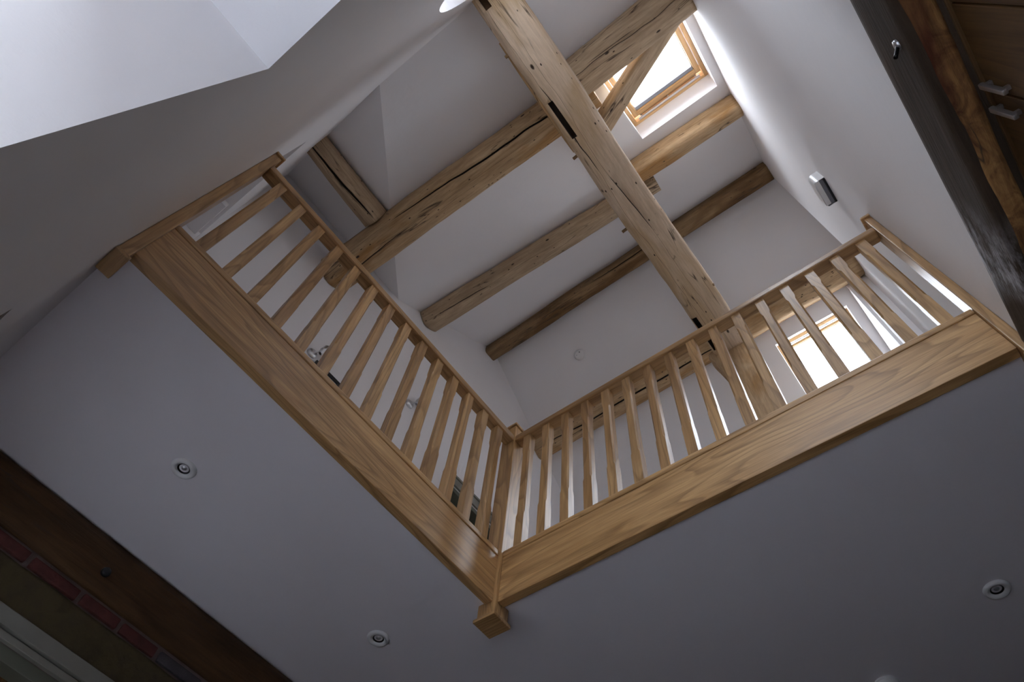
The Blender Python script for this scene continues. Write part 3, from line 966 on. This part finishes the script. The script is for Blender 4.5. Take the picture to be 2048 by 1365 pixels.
# ------------------------------------------------------------------ fittings
def downlight(x, y, label, group='recessed ceiling downlights'):
    t = empty('downlight', (x, y, 2.0))
    lathe('bezel', [(0.027, 0.003), (0.025, -0.004), (0.038, -0.013), (0.046, -0.009), (0.0495, -0.0005), (0.0495, 0.003)], (x, y, 2.0), (0, 0, 1), WPLAST, t)
    lathe('reflector', [(0.0265, -0.003), (0.021, 0.001), (0.008, 0.004), (0, 0.004)], (x, y, 1.9985), (0, 0, 1), BLACK, t)
    lathe('bulb', [(0.0, -0.005), (0.009, -0.003), (0.012, 0.002)], (x, y, 2.0), (0, 0, 1), METAL, t, 12)
    return tag(t, label, 'downlight', group)
downlight(-2.103, 0.458, 'round white downlight in the landing soffit close to the plain white wall')
downlight(-2.104, 1.560, 'round white downlight in the landing soffit below the corner newel')
downlight(0.102, 2.635, 'round white downlight in the darkest part of the soffit, far from the newel')

sd = empty('smoke_detector', (-1.879, 2.854, z2(2.854)))
base = Vector((-1.879, 2.854, z2(2.854)))
lathe('detector_base', [(0, 0.0), (0.052, 0.0), (0.055, -0.008), (0.054, -0.016), (0, -0.016)], base, n2, WPLAST, sd)
lathe('detector_cover', [(0.053, -0.016), (0.053, -0.026), (0.046, -0.036), (0.03, -0.040), (0, -0.041)], base, n2, WPLAST, sd)
u = Vector((1, 0, 0)); v = n2.cross(u)
lathe('test_button', [(0.007, 0.0), (0.007, -0.003), (0, -0.0035)], base + u * 0.02 - v * 0.022 - n2 * 0.037, n2, GREYG, sd, 12)
lathe('indicator', [(0.004, 0.0), (0.004, -0.003), (0, -0.0035)], base - u * 0.02 - v * 0.008 - n2 * 0.038, n2, GREYFAB, sd, 10)
tag(sd, 'round white smoke detector on the sloping ceiling beside the ridge timber', 'smoke detector')
c2 = empty('heat_detector', (-0.452, 2.928, 2.0))
lathe('detector_base', [(0, 0.004), (0.05, 0.004), (0.053, -0.010), (0, -0.010)], (-0.452, 2.928, 2.0), (0, 0, 1), WPLAST, c2)
lathe('detector_cover', [(0.048, -0.010), (0.046, -0.026), (0.036, -0.034), (0.022, -0.032), (0.020, -0.022), (0, -0.022)], (-0.452, 2.928, 2.0), (0, 0, 1), WPLAST, c2)
tag(c2, 'round white detector on the flat dark soffit, cut off by the bottom of the photo', 'detector')

# box wall light on the partition: open slot below
wl = empty('wall_light', (XE, 1.70, 3.82))
bm = bmesh.new()
y0_, y1_, zb_, zt_, xo = 1.617, 1.782, 3.86, 3.99, 0.490
K = 8
prof = []
for i in range(K + 1):
    a = PI / 2 * i / K
    prof.append((y0_ + 0.03 - 0.03 * math.sin(a), xo + 0.03 - 0.03 * math.cos(a)))
prof = [(y0_, XE)] + list(reversed(prof)) + [(y1_ - 0.012, xo), (y1_, xo + 0.012), (y1_, XE)]
lo_ = [bm.verts.new((x, y, zb_ + OZ)) for y, x in prof]
hi_ = [bm.verts.new((x, y, zt_ + OZ)) for y, x in prof]
for i in range(len(prof) - 1):
    bm.faces.new((lo_[i], lo_[i + 1], hi_[i + 1], hi_[i]))
bm.faces.new(hi_)
link('housing', bm_mesh('housing', bm), WPLAST, wl)
box('bottom_panel', (xo + 0.002, y0_ + 0.002, zb_ + 0.002), (0.518, y1_ - 0.006, zb_ + 0.006), WPLAST, 'Y', wl, 0.001)
box('slot_grille', (0.519, y0_ + 0.004, zb_ + 0.006), (0.539, y1_ - 0.004, zb_ + 0.012), GREYG, 'Y', wl, 0.001)
box('back_plate', (XE - 0.010, y0_ + 0.004, zb_ - 0.004), (XE - 0.0005, y1_ - 0.002, zb_ + 0.02), BLACK, 'Y', wl, 0.001)
tag(wl, 'small white box wall light with a dark underside on the bright partition', 'wall light')

# swivel spot lamps on the west wall behind the spindles
def spot(y, z, label):
    t = empty('wall_spotlight', (XW, y, z))
    lathe('wall_plate', [(0, 0.02), (0.034, 0.018), (0.040, 0.0)], (XW, y, z), (1, 0, 0), ALU, t)
    timber('arm', (XW + 0.015, y, z), (XW + 0.06, y + 0.045, z + 0.05), 0.012, 0.012, (0, 0, 1), ALU, parent=t, n=5, rough=0, sq=2)
    lathe('lamp_head', [(0.012, -0.05), (0.028, -0.02), (0.030, 0.03), (0.026, 0.03), (0.02, 0.0), (0, 0.0)], (XW + 0.062, y + 0.048, z + 0.05), (0.3, 0.3, 1), ALU, t)
    return tag(t, label, 'wall light', 'wall spotlights on the landing')
spot(1.665, 4.535, 'small grey spotlight fixed to the white wall behind the middle spindles')
spot(0.79, 4.06, 'small grey spotlight behind the spindles, just above the dark picture frame')
pf = empty('picture_frame', (XW, 0.96, 3.6))
box('frame_top', (XW + 0.001, 0.84, 4.0), (XW + 0.022, 1.08, 4.028), BLACK, 'Y', pf)
box('frame_bottom', (XW + 0.001, 0.84, 3.60), (XW + 0.022, 1.08, 3.628), BLACK, 'Y', pf)
for a in (0.84, 1.052):
    box('frame_side', (XW + 0.001, a, 3.628), (XW + 0.022, a + 0.028, 4.0), BLACK, 'Z', pf)
box('mount', (XW + 0.001, 0.868, 3.628), (XW + 0.010, 1.052, 4.0), WPLAST, 'Z', pf)
tag(pf, 'dark picture frame on the white wall, only its top edge showing above the base rail', 'picture')
